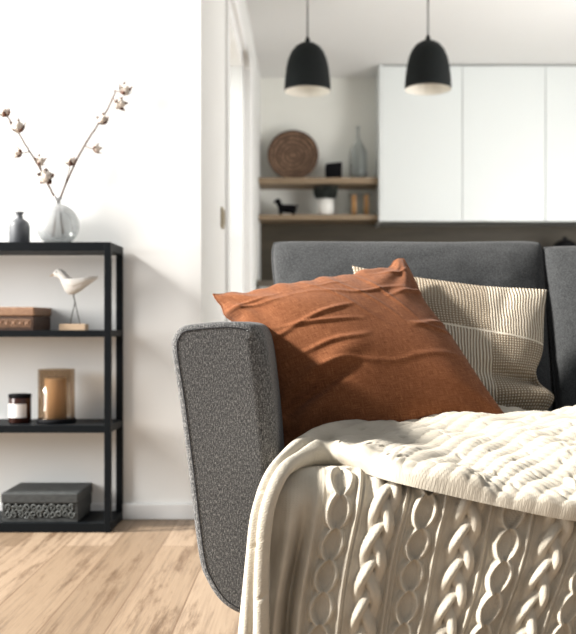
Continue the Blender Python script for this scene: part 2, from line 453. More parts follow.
o = obj('glass_bottle', b, grey_glass, smooth=True, loc=(PX(358, D), D, ZS1)); tag(o, 'tall grey glass bottle with thin neck on the upper kitchen shelf', 'bottle')
# black animal figurine
D = 6.33; s = D/F
b = bmesh.new()
loft(b, [((-.055, 0, .062), .006, .008), ((-.050, 0, .060), .022, .026), ((-.03, 0, .057), .028, .030), ((.02, 0, .054), .028, .030), ((.055, 0, .052), .026, .030), ((.070, 0, .048), .018, .024), ((.074, 0, .046), .004, .006)], 18)
for x in (-.038, .052):
    for y in (-.016, .016): tube(b, [(x, y, .05), (x, y, .001)], [.016, .011], 10)
tube(b, [(-.040, 0, .07), (-.052, 0, .10)], [.022, .018], 12)
loft(b, [((-.085, 0, .100), .006, .007), ((-.078, 0, .102), .012, .012), ((-.060, 0, .108), .019, .019), ((-.042, 0, .108), .017, .017), ((-.036, 0, .107), .006, .006)], 14)
tube(b, [(.07, 0, .06), (.082, 0, .085)], [.008, .004], 8)
o = obj('animal_figurine', b, black_plain, smooth=True, loc=(PX(286, D), D, ZS2)); tag(o, 'small black animal figurine on the lower kitchen shelf', 'figurine')
# potted plant
D = 6.30
t = empty('potted_plant', (PX(325.5, D), D, ZS2)); tag(t, 'dark spiky plant in a white pot on the lower kitchen shelf', 'plant')
R = 8.6*D/F; hp = 16.5*D/F
obj('plant_pot', lathe(bmesh.new(), [(0, 0), (R*.7, 0), (R*.86, .01), (R, hp*.5), (R*.98, hp), (R*.9, hp), (R*.88, hp*.8), (0, hp*.8)], n=36), white_ceramic, t, True)
b = bmesh.new()
for k in range(190):
    a = random.uniform(0, 2*PI); q = random.random()**.5; L = random.uniform(.075, .125)
    p0 = Vector((math.cos(a)*R*.5*q, math.sin(a)*R*.5*q, hp*.78))
    p1 = p0+Vector((math.cos(a)*.045*q, math.sin(a)*.045*q, L*.6)); p2 = p0+Vector((math.cos(a)*.092*q, math.sin(a)*.075*q, L))
    p2.x = max(-.085, min(.085, p2.x))
    tube(b, [p0, p1, p2], [.003, .0065, .001], 5)
obj('foliage', b, dark_leaf, t, True)
# two slim jars of wooden sticks
for px, lab in ((354, 'slim glass jar of tan sticks nearer the white plant pot'), (366.5, 'slim glass jar of tan sticks nearer the white cabinet')):
    D = 6.30; t = empty('glass_jar', (PX(px, D), D, ZS2)); tag(t, lab, 'jar', 'glass jars on the lower kitchen shelf')
    h = 23*D/F; R = 5.6*D/F
    obj('jar_glass', lathe(bmesh.new(), [(0, 0), (R, 0), (R, h), (R*.93, h), (R*.93, .006), (0, .006)], n=32), clear_glass, t, True)
    b = bmesh.new()
    for k in range(19):
        a = k*2.4; q = .0036*math.sqrt(k)
        tube(b, [(q*math.cos(a), q*math.sin(a), .008), (q*math.cos(a+.2)*1.1, q*math.sin(a+.2)*1.1, h*.92)], .0028, 6)
    obj('wooden_sticks', b, tan_mat, t, True)
# kettle: domed body, lid knob, handle, spout
D = 6.18; t = empty('kettle', (PX(565, D), D, .90)); tag(t, 'black rounded kettle peeking over the right grey back cushion', 'kettle')
obj('kettle_body', lathe(bmesh.new(), [(0, 0), (.088, 0), (.10, .01), (.104, .08), (.102, .16), (.093, .22), (.080, .255), (0, .26)], n=40), kettle_mat, t, True)
b = bmesh.new(); tube(b, [(-.09, 0, .215), (-.14, 0, .22), (-.155, 0, .18), (-.15, 0, .10), (-.10, 0, .06)], .010, 10); obj('handle', b, kettle_mat, t, True)
obj('lid', lathe(bmesh.new(), [(0, .312), (.012, .311), (.018, .303), (.013, .294), (.045, .287), (.068, .270), (.078, .256), (0, .255)], n=30), kettle_mat, t, True)
b = bmesh.new(); tube(b, [(.09, 0, .09), (.13, 0, .15), (.15, 0, .20)], [.018, .013, .009], 12); obj('spout', b, kettle_mat, t, True)

# pendants
def pendant(px, yrim, ytop, lab):
    D = 4.5; t = empty('pendant_lamp', (PX(px, D), D, PZ(yrim, D))); tag(t, lab, 'pendant lamp', 'black dome pendant lamps')
    R = 23.3*D/F; H = (yrim-ytop)*D/F
    prof = [(R*1.0, 0), (R*.99, H*.10), (R*.965, H*.28), (R*.915, H*.48), (R*.83, H*.66), (R*.70, H*.81), (R*.52, H*.92), (R*.30, H*.985), (.012, H)]
    outer = [(R, 0)]+prof; inner = [(r_*.985-.001, z_-.002 if i else 0) for i, (r_, z_) in enumerate(prof)]
    obj('lamp_shade', lathe(bmesh.new(), [(R*.99, 0)]+prof, n=56), pendant_mat, t, True)
    obj('shade_lining', lathe(bmesh.new(), [(R*.99, .0003)]+[(r_*.975, z_*.975+.0005) for r_, z_ in prof[1:]], n=56), pendant_in, t, True)
    obj('cord_grip', lathe(bmesh.new(), [(0, H-.004), (.013, H-.004), (.012, H+.018), (.006, H+.03), (0, H+.03)], n=20), pendant_mat, t, True)
    zc = ZC-PZ(yrim, D)
    b = bmesh.new(); tube(b, [(0, 0, H+.02), (0, 0, zc-.02)], .0045, 8); obj('cord', b, cord_mat, t, True)
    obj('ceiling_rose', lathe(bmesh.new(), [(0, zc-.03), (.045, zc-.03), (.05, zc-.026), (.05, zc), (0, zc)], n=32), pendant_mat, t, True)
    b = bmesh.new(); bmesh.ops.create_uvsphere(b, u_segments=20, v_segments=12, radius=.03)
    for v in b.verts: v.co.z += H*.5
    tube(b, [(0, 0, H*.6), (0, 0, H*.97)], .014, 12)
    obj('bulb', b, white_ceramic, t, True)
pendant(307.5, 91.5, 43, 'black dome pendant lamp above the round woven plate')
pendant(428, 89.5, 41, 'dark dome pendant lamp in front of the white cabinets')

# ---------------------------------------------------------------- shelf unit
D0, D1 = 2.66, 2.845
XR = PX(110.5, D0); XL = -1.36; pw = .019
tops = [PZ(242, D0), PZ(330.5, D0), PZ(425.5, D0), .028]
t = empty('shelving_unit', (XR, D0, 0)); tag(t, 'black metal open shelving unit against the white wall', 'shelf')
for nm, x, y in (('post', XR-pw, D0), ('post', XR-pw, D1-pw), ('post', XL, D0), ('post', XL, D1-pw)):
    obj('post', box(bmesh.new(), x-XR, x-XR+pw, y-D0, y-D0+pw, 0, tops[0]-.0005, .001), black_metal, t)
for i, z in enumerate(tops):
    th = (.026, .019, .022, .027)[i]; b = bmesh.new()
    box(b, XL-XR+.0005, -.0005, .0005, D1-D0-.0005, z-th, z, .001)
    obj('shelf_board', b, black_metal, t)

# grey bottle
D = 2.76; s = D/F; h = 33*s; R = 10*s; zt = tops[0]
o = obj('ceramic_bottle', lathe(bmesh.new(), [(0, 0), (R*.9, 0), (R, .004), (R, h*.56), (R*.88, h*.68), (R*.55, h*.76), (R*.36, h*.80), (R*.30, h*.92), (R*.44, h*.96), (R*.44, h), (R*.26, h), (R*.2, h*.85), (0, h*.84)], n=36), grey_ceramic, smooth=True, loc=(PX(19.5, D), D, zt))
tag(o, 'small dark grey ceramic bottle left of the round glass vase', 'bottle')
# round glass vase
D = 2.76; s = D/F; R = 21.5*s; VXp = PX(57.5, D)
prof = [(0, 0), (R*.45, 0)]
for k in range(1, 17):
    a = -PI*.36+k*(PI*.80)/16; prof.append((R*math.cos(a), R*.92+R*math.sin(a)*1.0))
zt0 = prof[-1][1]
hv = 47*s
prof += [(R*.17, zt0+.002), (R*.16, hv*.95), (R*.26, hv), (R*.22, hv), (R*.12, hv*.93)]
inner = [(max(0, r_-.004), z_+.001) for r_, z_ in prof[2:18]][::-1]
o = obj('glass_vase', lathe(bmesh.new(), prof+[(R*.12, zt0)]+inner[1:]+[(0, .006)], n=56), vase_glass, smooth=True, loc=(VXp, D, zt))
tag(o, 'round frosted glass vase holding two cotton branches', 'vase')
# cotton branches
def boll(parent, p, r, d, rng):
    bm = bmesh.new()
    for k in range(5):
        a = 2*PI*k/5+rng.random(); q = .42*r if k < 4 else 0
        off = Vector((math.cos(a)*q, math.sin(a)*q, .35*r if k == 4 else 0))
        m = bmesh.ops.create_icosphere(bm, subdivisions=2, radius=r*.62)
        for v in m['verts']:
            v.co *= 1+.16*mnoise.noise(v.co*160+Vector((k*3, 0, 0))); v.co += off
    qd = Vector(d).to_track_quat('Z', 'Y').to_matrix()
    for v in bm.verts: v.co = qd @ v.co
    o = obj('cotton_boll', bm, cotton_mat, parent, True, p)
    bm = bmesh.new()
    for k in range(5):
        a = 2*PI*k/5+.3; ca, sa = math.cos(a), math.sin(a)
        side = Vector((-sa, ca, 0)); prev = None; mid = []
        for j, (rr, zz, ww) in enumerate(((.12, -.75, .26), (.60, -.66, .46), (1.0, -.1, .40), (1.15, .42, .20), (1.38, .80, .02))):
            c = Vector((ca*rr*r, sa*rr*r, zz*r)); nn = Vector((ca, sa, -.4)).normalized()*.0012
            mid.append([bm.verts.new(c-side*ww*r), bm.verts.new(c+nn), bm.verts.new(c+side*ww*r), bm.verts.new(c-nn*.6)])
        for A_, B_ in zip(mid[:-1], mid[1:]):
            for q in range(4): bm.faces.new((A_[q], A_[(q+1) % 4], B_[(q+1) % 4], B_[q]))
    for v in bm.verts: v.co = qd @ v.co
    obj('calyx', bm, calyx_mat, o, True)
def branch(stem, bolls, lab, seed):
    rng = random.Random(seed)
    pts = [P(*q) for q in stem]; base = pts[0]
    cr = catmull([p-base for p in pts], 40)
    for i in range(2, len(cr)-1): cr[i] += np.array([rng.uniform(-1, 1), 0, rng.uniform(-1, 1)])*.0008
    bm = bmesh.new(); tube(bm, [Vector(c) for c in cr], [.0038-.0018*i/39 for i in range(40)], 8)
    for (px, py, dd, r, d, att) in bolls:
        p = P(px, py, dd)-base; a = Vector(cr[int(att*39)])
        tube(bm, [a, a.lerp(p, .5)+Vector((0, 0, -.003)), p], [.0016, .0014, .0012], 6)
    o = obj('cotton_branch', bm, stem_mat, smooth=True, loc=base); tag(o, lab, 'branch', 'cotton branches in the glass vase')
    for (px, py, dd, r, d, att) in bolls: boll(o, P(px, py, dd)-base, r*2.75/F, d, rng)
branch([(63, 234, 2.77), (59, 205, 2.765), (53, 194, 2.76), (46, 180, 2.75), (38, 165, 2.74), (28, 149, 2.73), (18, 132, 2.72), (8, 117, 2.71)],
       [(5, 113, 2.71, 5.0, (-.2, -.4, .9), .99), (18, 127, 2.70, 6.2, (.1, -.7, .6), .86), (18, 153, 2.71, 4.6, (-.6, -.6, .1), .70), (40, 161, 2.72, 5.0, (.6, -.5, .5), .52), (46, 177, 2.73, 6.6, (.2, -.8, -.1), .36)],
       'cotton branch leaning left out of the round vase', 1)
branch([(53, 236, 2.75), (57, 208, 2.76), (61, 196, 2.765), (72, 170, 2.77), (83, 148, 2.78), (95, 129, 2.79), (106, 112, 2.79), (114, 95, 2.80), (115, 90, 2.80)],
       [(71, 162, 2.76, 4.8, (-.2, -.4, .9), .30), (97, 149, 2.76, 4.2, (.8, -.4, .1), .52), (103, 120, 2.76, 5.0, (.0, -.8, .3), .74), (120, 104, 2.77, 5.6, (.5, -.6, -.2), .86), (125, 90, 2.78, 5.8, (.5, -.6, .5), .95)],
       'cotton branch leaning right out of the round vase', 2)
# brown box
zt = tops[1]; Da, Db = 2.675, 2.86; xr = PX(33.5, Da); xl = xr-.2; z1 = PZ(307, Da)-zt; zl = PZ(316, Da)-zt
t = empty('wooden_box', (xr, Da, zt)); tag(t, 'brown carved wooden box on the second shelf beside the bird', 'box')
obj('box_body', box(bmesh.new(), -.2, 0, 0, Db-Da, 0, zl-.001, .002), brown_carved, t)
obj('lid', box(bmesh.new(), -.203, .003, -.003, Db-Da+.002, zl, z1, .004), brown_plain, t)
b = bmesh.new()   # carved scrolls in relief on the front
for ph in (0, PI):
    tube(b, [(-.192+.184*q/180, -.0008, zl*.5+.0125*math.sin(q/180*2*PI*11.5+ph)) for q in range(181)], .0013, 6)
for k in range(9):
    x_ = -.192+.184*(k+.5)/9
    loft(b, [((x_-.007, -.0004, zl*.5), .0005, .0008), ((x_, -.0008, zl*.5), .0022, .0052), ((x_+.007, -.0004, zl*.5), .0005, .0008)], 10)
obj('carving', b, brown_plain, t, True)
# bird
D = 2.73; s = D/F; zb = tops[1]
t = empty('bird_figurine', (PX(74, D), D, zb)); tag(t, 'white wooden shorebird figurine on thin wire legs', 'figurine')
def L(px, py): return ((px-74)*s, 0, PZ(py, D)-zb)
def bt(px, py, a, b_): c = L(px, py); return (c, a*s, b_*s)
b = bmesh.new()
loft(b, [bt(53.8, 273.5, 1, 1), bt(54.5, 273.8, 2.6, 2.8), bt(57, 273.3, 4, 4), bt(60, 274, 4.6, 5), bt(62.5, 277.5, 5.2, 7.5), bt(65.5, 282, 6.6, 9.4), bt(69, 285.5, 7.2, 9.2), bt(74, 287, 7.4, 7.6), bt(80, 285.5, 6.4, 6), bt(86, 282.5, 4.8, 4.4), bt(92, 279.8, 3, 2.8), bt(97, 277.6, 1.8, 1.6), bt(98, 277.2, .6, .6)], 22)
obj('body', b, bird_white, t, True)
b = bmesh.new(); tube(b, [L(55.5, 274), L(52.5, 275), L(49.8, 276.2)], [.0042, .0028, .0006], 10); obj('beak', b, beak_mat, t, True)
for sy in (-1, 1):
    b = bmesh.new()
    loft(b, [((L(66, 281)[0], sy*6.3*s, L(66, 281)[2]), .002, .004), ((L(74, 283)[0], sy*7.2*s, L(74, 283)[2]), .005, .013), ((L(84, 281)[0], sy*5.4*s, L(84, 281)[2]), .0045, .009), ((L(95, 277)[0], sy*2.6*s, L(95, 277)[2]), .002, .003)], 14)
    obj('wing', b, bird_white, t, True)
    b = bmesh.new(); x_, y_, z_ = L(57.5, 272.5); m = bmesh.ops.create_uvsphere(b, u_segments=10, v_segments=6, radius=.0022)
    for v in m['verts']: v.co += Vector((x_, sy*4.0*s, z_))
    obj('eye', b, black_plain, t, True)
for px_, yy in ((70.5, -.006), (79.5, .006)):
    b = bmesh.new(); p0, p1, p2 = Vector(L(73, 292)), Vector(L(75, 303)), Vector(L(px_, 324.5)); p0.y = p1.y = yy*.3; p2.y = yy
    tube(b, [p0, p1, p2], .0015, 8); obj('leg', b, wire_mat, t, True)
b = bmesh.new(); box(b, L(61, 0)[0], L(87, 0)[0], -.022, .022, 0, 6.3*s, .0015); obj('base', b, basewood, t)
# jar candle
zt = tops[2]; D = 2.74; s = D/F; R = 11*s; h = 28.5*s
t = empty('jar_candle', (PX(20, D), D, zt)); tag(t, 'small dark amber jar candle with pale label and black lid', 'candle')
obj('jar', lathe(bmesh.new(), [(0, 0), (R*.93, 0), (R, .003), (R, h*.86), (R*.95, h*.88), (0, h*.88)], n=36), amber, t, True)
obj('lid', lathe(bmesh.new(), [(0, h*.88), (R*1.01, h*.88), (R*1.02, h*.90), (R*1.02, h*.99), (R*.99, h), (0, h)], n=36), black_plain, t, True)
b = bmesh.new(); n = 16; a0, a1 = -PI*.86, -PI*.22; z0, z1_ = h*.20, h*.68; rr = R+.0008; rows = []
for z in (z0, z1_): rows.append([[b.verts.new((q*math.cos(a0+(a1-a0)*k/n), q*math.sin(a0+(a1-a0)*k/n), z)) for k in range(n+1)] for q in (R+.0002, rr)])
for k in range(n):
    b.faces.new((rows[0][1][k], rows[0][1][k+1], rows[1][1][k+1], rows[1][1][k]))
    b.faces.new((rows[0][0][k], rows[1][0][k], rows[1][0][k+1], rows[0][0][k+1]))
    b.faces.new((rows[1][0][k], rows[1][1][k], rows[1][1][k+1], rows[1][0][k+1])); b.faces.new((rows[0][0][k+1], rows[0][1][k+1], rows[0][1][k], rows[0][0][k]))
obj('paper_label', b, label_mat, t)
# hurricane candle holder
D = 2.75; s = D/F; R = 18*s; h = 53*s
t = empty('candle_holder', (PX(56.5, D), D, zt)); tag(t, 'bronze tinted glass cylinder candle holder on a black base', 'candle holder')
obj('base', lathe(bmesh.new(), [(0, 0), (R*1.04, 0), (R*1.06, .003), (R*1.06, .010), (R, .013), (0, .013)], n=44), black_plain, t, True)
obj('glass_cylinder', lathe(bmesh.new(), [(R, .012), (R, h), (R*.955, h), (R*.955, .014), (R, .012)], n=56), bronze_glass, t, True)
r2 = 10.6*s; hc = 40*s
t2 = empty('pillar_candle', (PX(55.5, D), D, zt+.013)); tag(t2, 'cream pillar candle inside the bronze glass cylinder', 'candle')
obj('wax', lathe(bmesh.new(), [(0, 0), (r2, 0), (r2, hc*.97), (r2*.95, hc), (r2*.5, hc*.985), (0, hc*.97)], n=40), candle_wax, t2, True)
b = bmesh.new(); tube(b, [(0, 0, hc*.96), (.001, 0, hc*1.03), (.003, 0, hc*1.06)], .0012, 6); obj('wick', b, black_plain, t2, True)
# grey carved box: pierced fretwork
zt = tops[3]; Da, Db = 2.675, 2.855; wL = PX(2, Da); wR = PX(77.5, Da); W = wR-wL; H = PZ(493, Da)-zt; zl = H*.64
t = empty('carved_box', (wL, Da, zt)); tag(t, 'dark grey carved box with pierced front on the lowest shelf', 'box')
obj('box_body', box(bmesh.new(), 0, W, .004, Db-Da, 0, zl-.001, .002), grey_plain, t)
obj('lid', box(bmesh.new(), -.003, W+.003, -.003, Db-Da+.003, zl, H, .004), grey_plain, t)
b = bmesh.new(); box(b, .0, W, .0, .0045, 0, .012, .001); box(b, 0, .008, 0, .0045, .012, zl-.001, .001); box(b, W-.008, W, 0, .0045, .012, zl-.001, .001)
obj('front_frame', b, grey_plain, t)
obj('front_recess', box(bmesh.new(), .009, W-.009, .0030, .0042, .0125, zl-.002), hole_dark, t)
b = bmesh.new(); rng = random.Random(9); fret = simple('fret_worn', (.09, .098, .095), .6, var=.5, scale=70)
ks = 11
for k in range(ks):
    cx_ = .018+(W-.036)*k/(ks-1)
    for j in range(2):
        cz_ = .012+(zl-.014)*(.28+.46*j); sg = 1 if (k+j) % 2 else -1
        pts = [(cx_+.0105*(1-q/17)*math.cos(sg*q*.6+k*1.3), -.0005, cz_+.0125*(1-q/17)*math.sin(sg*q*.6+k*1.3)) for q in range(14)]
        tube(b, pts, .0021, 6)
obj('fretwork', b, fret, t, True)

# ---------------------------------------------------------------- sofa
DA = 1.53
t = empty('sofa', (.5, DA, 0)); tag(t, 'grey fabric sofa with flared rounded arm', 'sofa'); sofa = t
def off(v): return (v[0]-.5, v[1]-DA, v[2])
outl = [(173.5, 350), (176, 335), (184, 326.5), (200, 323.5), (228, 321.5), (252, 323), (263, 331), (269, 352), (275, 400), (280, 455), (284, 520), (286, 580), (280, 605), (262, 613), (241, 610), (222, 598), (208, 577), (200, 552), (190, 470), (181, 400)]
ring = catmull([(PX(x, 1.556), PZ(y, 1.556)) for x, y in outl], 200, True)
# smooth
for _ in range(3): ring = (np.roll(ring, 1, 0)+ring*2+np.roll(ring, -1, 0))/4
tan = np.roll(ring, -1, 0)-np.roll(ring, 1, 0); tan /= np.linalg.norm(tan, axis=1)[:, None]
nor = np.stack([tan[:, 1], -tan[:, 0]], 1)
cen = ring.mean(0)
if ((ring-cen)*nor).sum() > 0: nor = -nor      # inward
wgt = 1+2.2*np.clip(-nor[:, 0], 0, 1)            # softer roll on the inner side
for _ in range(6): wgt = (np.roll(wgt, 1)+wgt+np.roll(wgt, -1))/3
lev = [(.011*(1-math.cos(a/8*PI/2)), 1-math.sin(a/8*PI/2)) for a in range(9)]+[(.020, .0), (.3, 0), (.6, 0), (.89, 0), (.905, .2), (.915, .8)]
b = bmesh.new(); rs = []
for dy, k in lev:
    ins = (ring+nor*(.011*wgt*k)[:, None])
    rs.append([b.verts.new(off((q[0], DA+dy*(wgt[i] if dy < .1 else 1), q[1]))) for i, q in enumerate(ins)])
n = len(ring)
for A_, B_ in zip(rs[:-1], rs[1:]):
    for k in range(n): b.faces.new((A_[k], A_[(k+1) % n], B_[(k+1) % n], B_[k])).smooth = True
b.faces.new(rs[0][::-1]); b.faces.new(rs[-1])
arm = obj('arm', b, fabric, t)
for p in arm.data.polygons: p.use_smooth = len(p.vertices) == 4
b = bmesh.new(); ins = ring+nor*(.011*wgt*.9)[:, None]
inner = [i for i in range(n) if wgt[i] > 1.5]; brk = [i for i in inner if (i+1) % n not in inner][0]
order = [(brk+1+k) % n for k in range(n)]; order = [i for i in order if i not in inner]
pts = [off((ins[i][0], DA+.0004, ins[i][1])) for i in order]; tube(b, pts, .0011, 6)
obj('piping', b, piping_mat, arm, True)
# inner seam along the arm's edge
obj('base', box(bmesh.new(), -.075-.5, 1.35-.5, .01, .90, .14, .25, .012, 3), fabric, t)
obj('seat', box(bmesh.new(), -.045-.5, 1.35-.5, -.055, .66, .25, .362, .03, 4), fabric, t)
obj('backrest', box(bmesh.new(), -.06-.5, 1.35-.5, .76, .90, .25, .66, .03, 4), fabric, t)
for x in (-.02, 1.28):
    for y in (1.62, 2.36):
        b = bmesh.new(); tube(b, [off((x, y, .141)), off((x, y, 0))], [.02, .013], 14); obj('leg', b, black_plain, t, True)

# ---------------------------------------------------------------- cushions
def fbm(p, o=3):
    s_, a_ = 0, 1
    for k in range(o): s_ += a_*mnoise.noise(p*(2**k)); a_ *= .5
    return s_
def pillow(name, corners, T, conc, mat, expo=.5, n=110, wr=None, Tb=None, bulge_edge=0, seam=None, rc=0, ed=None, ev=None):
    """corners: TL, TR, BR, BL. Two sheets meeting in a seam; corners stand out as ears."""
    TL, TR, BR, BL = [Vector(c) for c in corners]; Tb = Tb or T
    cen = (TL+TR+BR+BL)/4; nrm = ((TR-BL).cross(TL-BR)).normalized()
    if nrm.y > 0: nrm = -nrm
    g = [math.sin((i/(n-1)-.5)*PI*.999)*.55+(2*i/(n-1)-1)*.45 for i in range(n)]
    verts, uvs, quads = [], [], []
    for side in (1, -1):
        off_ = len(verts)
        for j in range(n):
            v = g[j]
            for i in range(n):
                u = g[i]
                cu = conc[0] if not isinstance(conc[0], tuple) else conc[0][0 if u < 0 else 1]
                cv = conc[1] if not isinstance(conc[1], tuple) else conc[1][0 if v < 0 else 1]
                u2 = u*(1-cu*(1-v*v)*abs(u)); v2 = v*(1-cv*(1-u*u)*abs(v)); k_ = 1-rc*abs(u*v)**7; u2 *= k_; v2 *= k_
                if ed: u2 += ed(u, v)
                if ev: v2 += ev(u, v)
                p = (TL*(1-u2)*(1+v2)+TR*(1+u2)*(1+v2)+BR*(1+u2)*(1-v2)+BL*(1-u2)*(1-v2))/4
                e = max(0, (1-u*u))*max(0, (1-v*v))
                th = (T if side > 0 else Tb)*e**expo
                if wr and side > 0: th += wr(u, v)*min(1, e*9)
                elif wr: th += .4*wr(u, -v)*min(1, e*9)
                edge = Vector((0, 0, 0))
                if bulge_edge: edge = nrm*(fbm(Vector((u*1.3, v*1.3, 7)), 1)*bulge_edge)
                verts.append(p+nrm*side*th+edge); uvs.append(((u+1)/2, (v+1)/2))
        q = grid_quads(n, n, off_)
        quads += q if side > 0 else [x[::-1] for x in q]
    o = npobj(name, verts, quads, mat, uv=uvs)
    bm = bmesh.new(); bm.from_mesh(o.data); bmesh.ops.remove_doubles(bm, verts=bm.verts, dist=.0004)
    bmesh.ops.recalc_face_normals(bm, faces=bm.faces[:]); bm.to_mesh(o.data); bm.free()
    o.data.polygons.foreach_set('use_smooth', [True]*len(o.data.polygons))
    # seam cord round the edge
    if seam:
        pts = []
        for a_, fx in ((0, lambda s_: (s_, 1)), (1, lambda s_: (1, -s_)), (2, lambda s_: (-s_, -1)), (3, lambda s_: (-1, s_))):
            for k in range(40):
                u, v = fx(-1+2*k/40)
                cu = conc[0] if not isinstance(conc[0], tuple) else conc[0][0 if u < 0 else 1]
                cv = conc[1] if not isinstance(conc[1], tuple) else conc[1][0 if v < 0 else 1]
                u2 = u*(1-cu*(1-v*v)*abs(u)); v2 = v*(1-cv*(1-u*u)*abs(v)); k_ = 1-rc*abs(u*v)**7; u2 *= k_; v2 *= k_
                if ed: u2 += ed(u, v)
                if ev: v2 += ev(u, v)
                p = (TL*(1-u2)*(1+v2)+TR*(1+u2)*(1+v2)+BR*(1+u2)*(1-v2)+BL*(1-u2)*(1-v2))/4
                if bulge_edge: p = p+nrm*(fbm(Vector((u*1.3, v*1.3, 7)), 1)*bulge_edge)
                pts.append(p)
        bm = bmesh.new(); tube(bm, pts+[pts[0], pts[1]], seam, 8, False); obj('seam', bm, mat, o, True)
    return o

# back cushions
def wr_back(u, v): return .006*fbm(Vector((u*2, v*2, 3.3)))
o = pillow('back_cushion', [(-.096, 2.30, PZ(241, 2.30)), (.604, 2.30, PZ(241, 2.30)), (.595, 2.17, .365), (-.045, 2.17, .365)], .085, (.015, (.02, .03)), cushion_mat, .34, 90, wr_back, .055, .008, seam=.004, rc=.035)
tag(o, 'wide grey back cushion behind the rust and cream pillows', 'cushion', 'grey sofa back cushions')
o = pillow('back_cushion', [(.590, 2.29, PZ(246, 2.29)), (1.29, 2.29, PZ(245, 2.29)), (1.29, 2.16, .365), (.600, 2.16, .365)], .095, (.02, .03), cushion_mat, .34, 90, lambda u, v: wr_back(u+5, v), .055, .008, seam=.004, rc=.035)
tag(o, 'grey back cushion at the right edge of the photo', 'cushion', 'grey sofa back cushions')
# cream ribbed pillow
def wr_cream(u, v):
    h = .004*fbm(Vector((u*2.0, v*2.0, 1.7)), 2)
    d = (v+.36)+.14*(u-.6); h += -.034*math.exp(-(d/.09)**2)*max(0, min(1, (u-.1)*1.6))    # crease pinching in from the right edge
    h += .020*math.exp(-((d+.26)/.12)**2)*max(0, min(1, u*1.5))
    d = (u-.62)-.25*(v-1); h += -.008*math.exp(-(d/.07)**2)*max(0, v)
    return h
o = pillow('cream_pillow', [P(352, 266, 2.12), P(547, 290, 2.10), P(553, 424, 1.99), P(372, 440, 1.99)], .062, ((.06, .07), (.03, .06)), rib_mat, .42, 130, wr_cream, .045, .012, ed=lambda u, v: max(0, (u-.2)/.8)**1.5*(-.10*math.exp(-((v+.30)/.22)**2)+.07*math.exp(-((v+.62)/.12)**2)-.05*math.exp(-((v+.84)/.07)**2)+.05*max(0, (-v-.85)/.15)))
tag(o, 'cream ribbed knit pillow behind the rust pillow', 'pillow')
# rust pillow
def wr_rust(u, v):
    h = .0040*fbm(Vector((u*1.2, v*1.2, .4)), 1)
    # tension folds running from the corners
    for cx_, cy_, amp, k in ((-1, 1, .0045, 9), (1, 1, .0026, 12), (-1, -1, .0055, 8), (1, -1, .0012, 9)):
        dx, dy = u-cx_, v-cy_; r_ = math.hypot(dx, dy); a = math.atan2(dy, dx)
        h += amp*math.sin(a*k+1.2+2*mnoise.noise(Vector((u*1.5, v*1.5, cx_+cy_))))*math.exp(-((r_-.42)/.38)**2)
    # long shallow creases across the face
    for q, (a0, b0, am, wd, sl) in enumerate(((.62, .1, .0035, .03, -.10), (.38, .3, .0045, .035, .16), (.20, -.1, .0030, .028, -.22), (.02, .35, .0035, .035, .10), (-.25, .2, .0025, .04, -.08), (.78, .2, .003, .025, .05))):
        d = v-a0-sl*u+.07*mnoise.noise(Vector((u*2.2, q*3.1, 0))); h += am*1.3*math.exp(-(d/(wd*.7))**2)*max(0, .35+mnoise.noise(Vector((u*1.6+q*4, 3, q))))*1.6
    for q, (a0, am, sl) in enumerate(((.28, .003, .55), (.50, .0035, .40), (.05, .0025, .7))):
        d = u-a0+sl*(v-.5)+.05*mnoise.noise(Vector((v*2, q*2.3, 4))); h += am*1.1*math.exp(-(d/.020)**2)*math.exp(-((v-.55)/.35)**2)
    # deep fold low on the left
    d = (v+.42)-.38*(u+.55); h -= .020*math.exp(-(d/.075)**2)*math.exp(-((u+.62)/.34)**2)
    h += .010*math.exp(-((d-.16)/.09)**2)*math.exp(-((u+.55)/.4)**2)
    return h
o = pillow('rust_pillow', [P(212, 296, 1.90), P(404, 261, 2.05), P(511, 424, 1.85), P(281, 460, 1.81)], .104, ((.13, .06), (.05, .05)), rust, .50, 170, wr_rust, .05, .016, seam=.0022,
           ev=lambda u, v: max(0, (v-.3)/.7)**2*(.012*math.sin(u*13+.5)+.010*math.sin(u*29)+.026*math.exp(-((u-.93)/.09)**2)-.03*math.exp(-((u-.74)/.10)**2)),
           ed=lambda u, v: max(0, (-u-.4)/.6)**2*(.014*math.sin(v*15)+.008*math.sin(v*31+1))+max(0, (u-.4)/.6)**2*(-.035*math.exp(-((v-.45)/.2)**2)+.02*math.exp(-((v+.1)/.3)**2)))
tag(o, 'rust orange linen pillow leaning against the sofa arm', 'pillow')

# ---------------------------------------------------------------- cable-knit throw
def knit(U, V):
    per = .13
    uc = ((U-.0207+per/2) % per)-per/2
    h = np.zeros_like(U)
    # chain of ovals
    a = .0040+.0115*np.abs(np.sin(PI*V/.050))**.65
    h = np.maximum(h, .0095*np.exp(-np.abs((np.abs(uc)-a)/.0046)**2.4)*(1-.25*np.abs(np.cos(PI*V/.050))*np.sign(uc)))
    ins = (np.abs(uc) < a-.004)
    h = h+ins*.0012*np.sin(2*PI*U/.006)*np.sin(2*PI*V/.007)
    # twin flat ribs beside
    for c, am, wd in ((.0275, .0085, .0034), (-.0325, .0080, .0038), (.0350, .0032, .0020), (-.0245, .0032, .0020)):
        h = np.maximum(h, am*np.exp(-((uc-c)/wd)**2))
    # three-strand plait
    ub = ((U-.0207-.068+per/2) % per)-per/2
    Pd = .168; best = np.full_like(U, 0)
    for k in range(3):
        ph = 2*PI*V/Pd+2*PI*k/3
        x = .0140*np.sin(ph); slope = .0140*2*PI/Pd*np.cos(ph)
        d = np.abs(ub-x)/np.sqrt(1+slope**2)
        z = .0105*np.sqrt(np.clip(1-(d/.0096)**2, 0, 1))*(1+.50*np.sin(2*ph))
        z = z-.0
        best = np.maximum(best, z)
    h = np.maximum(h, best)
    return h
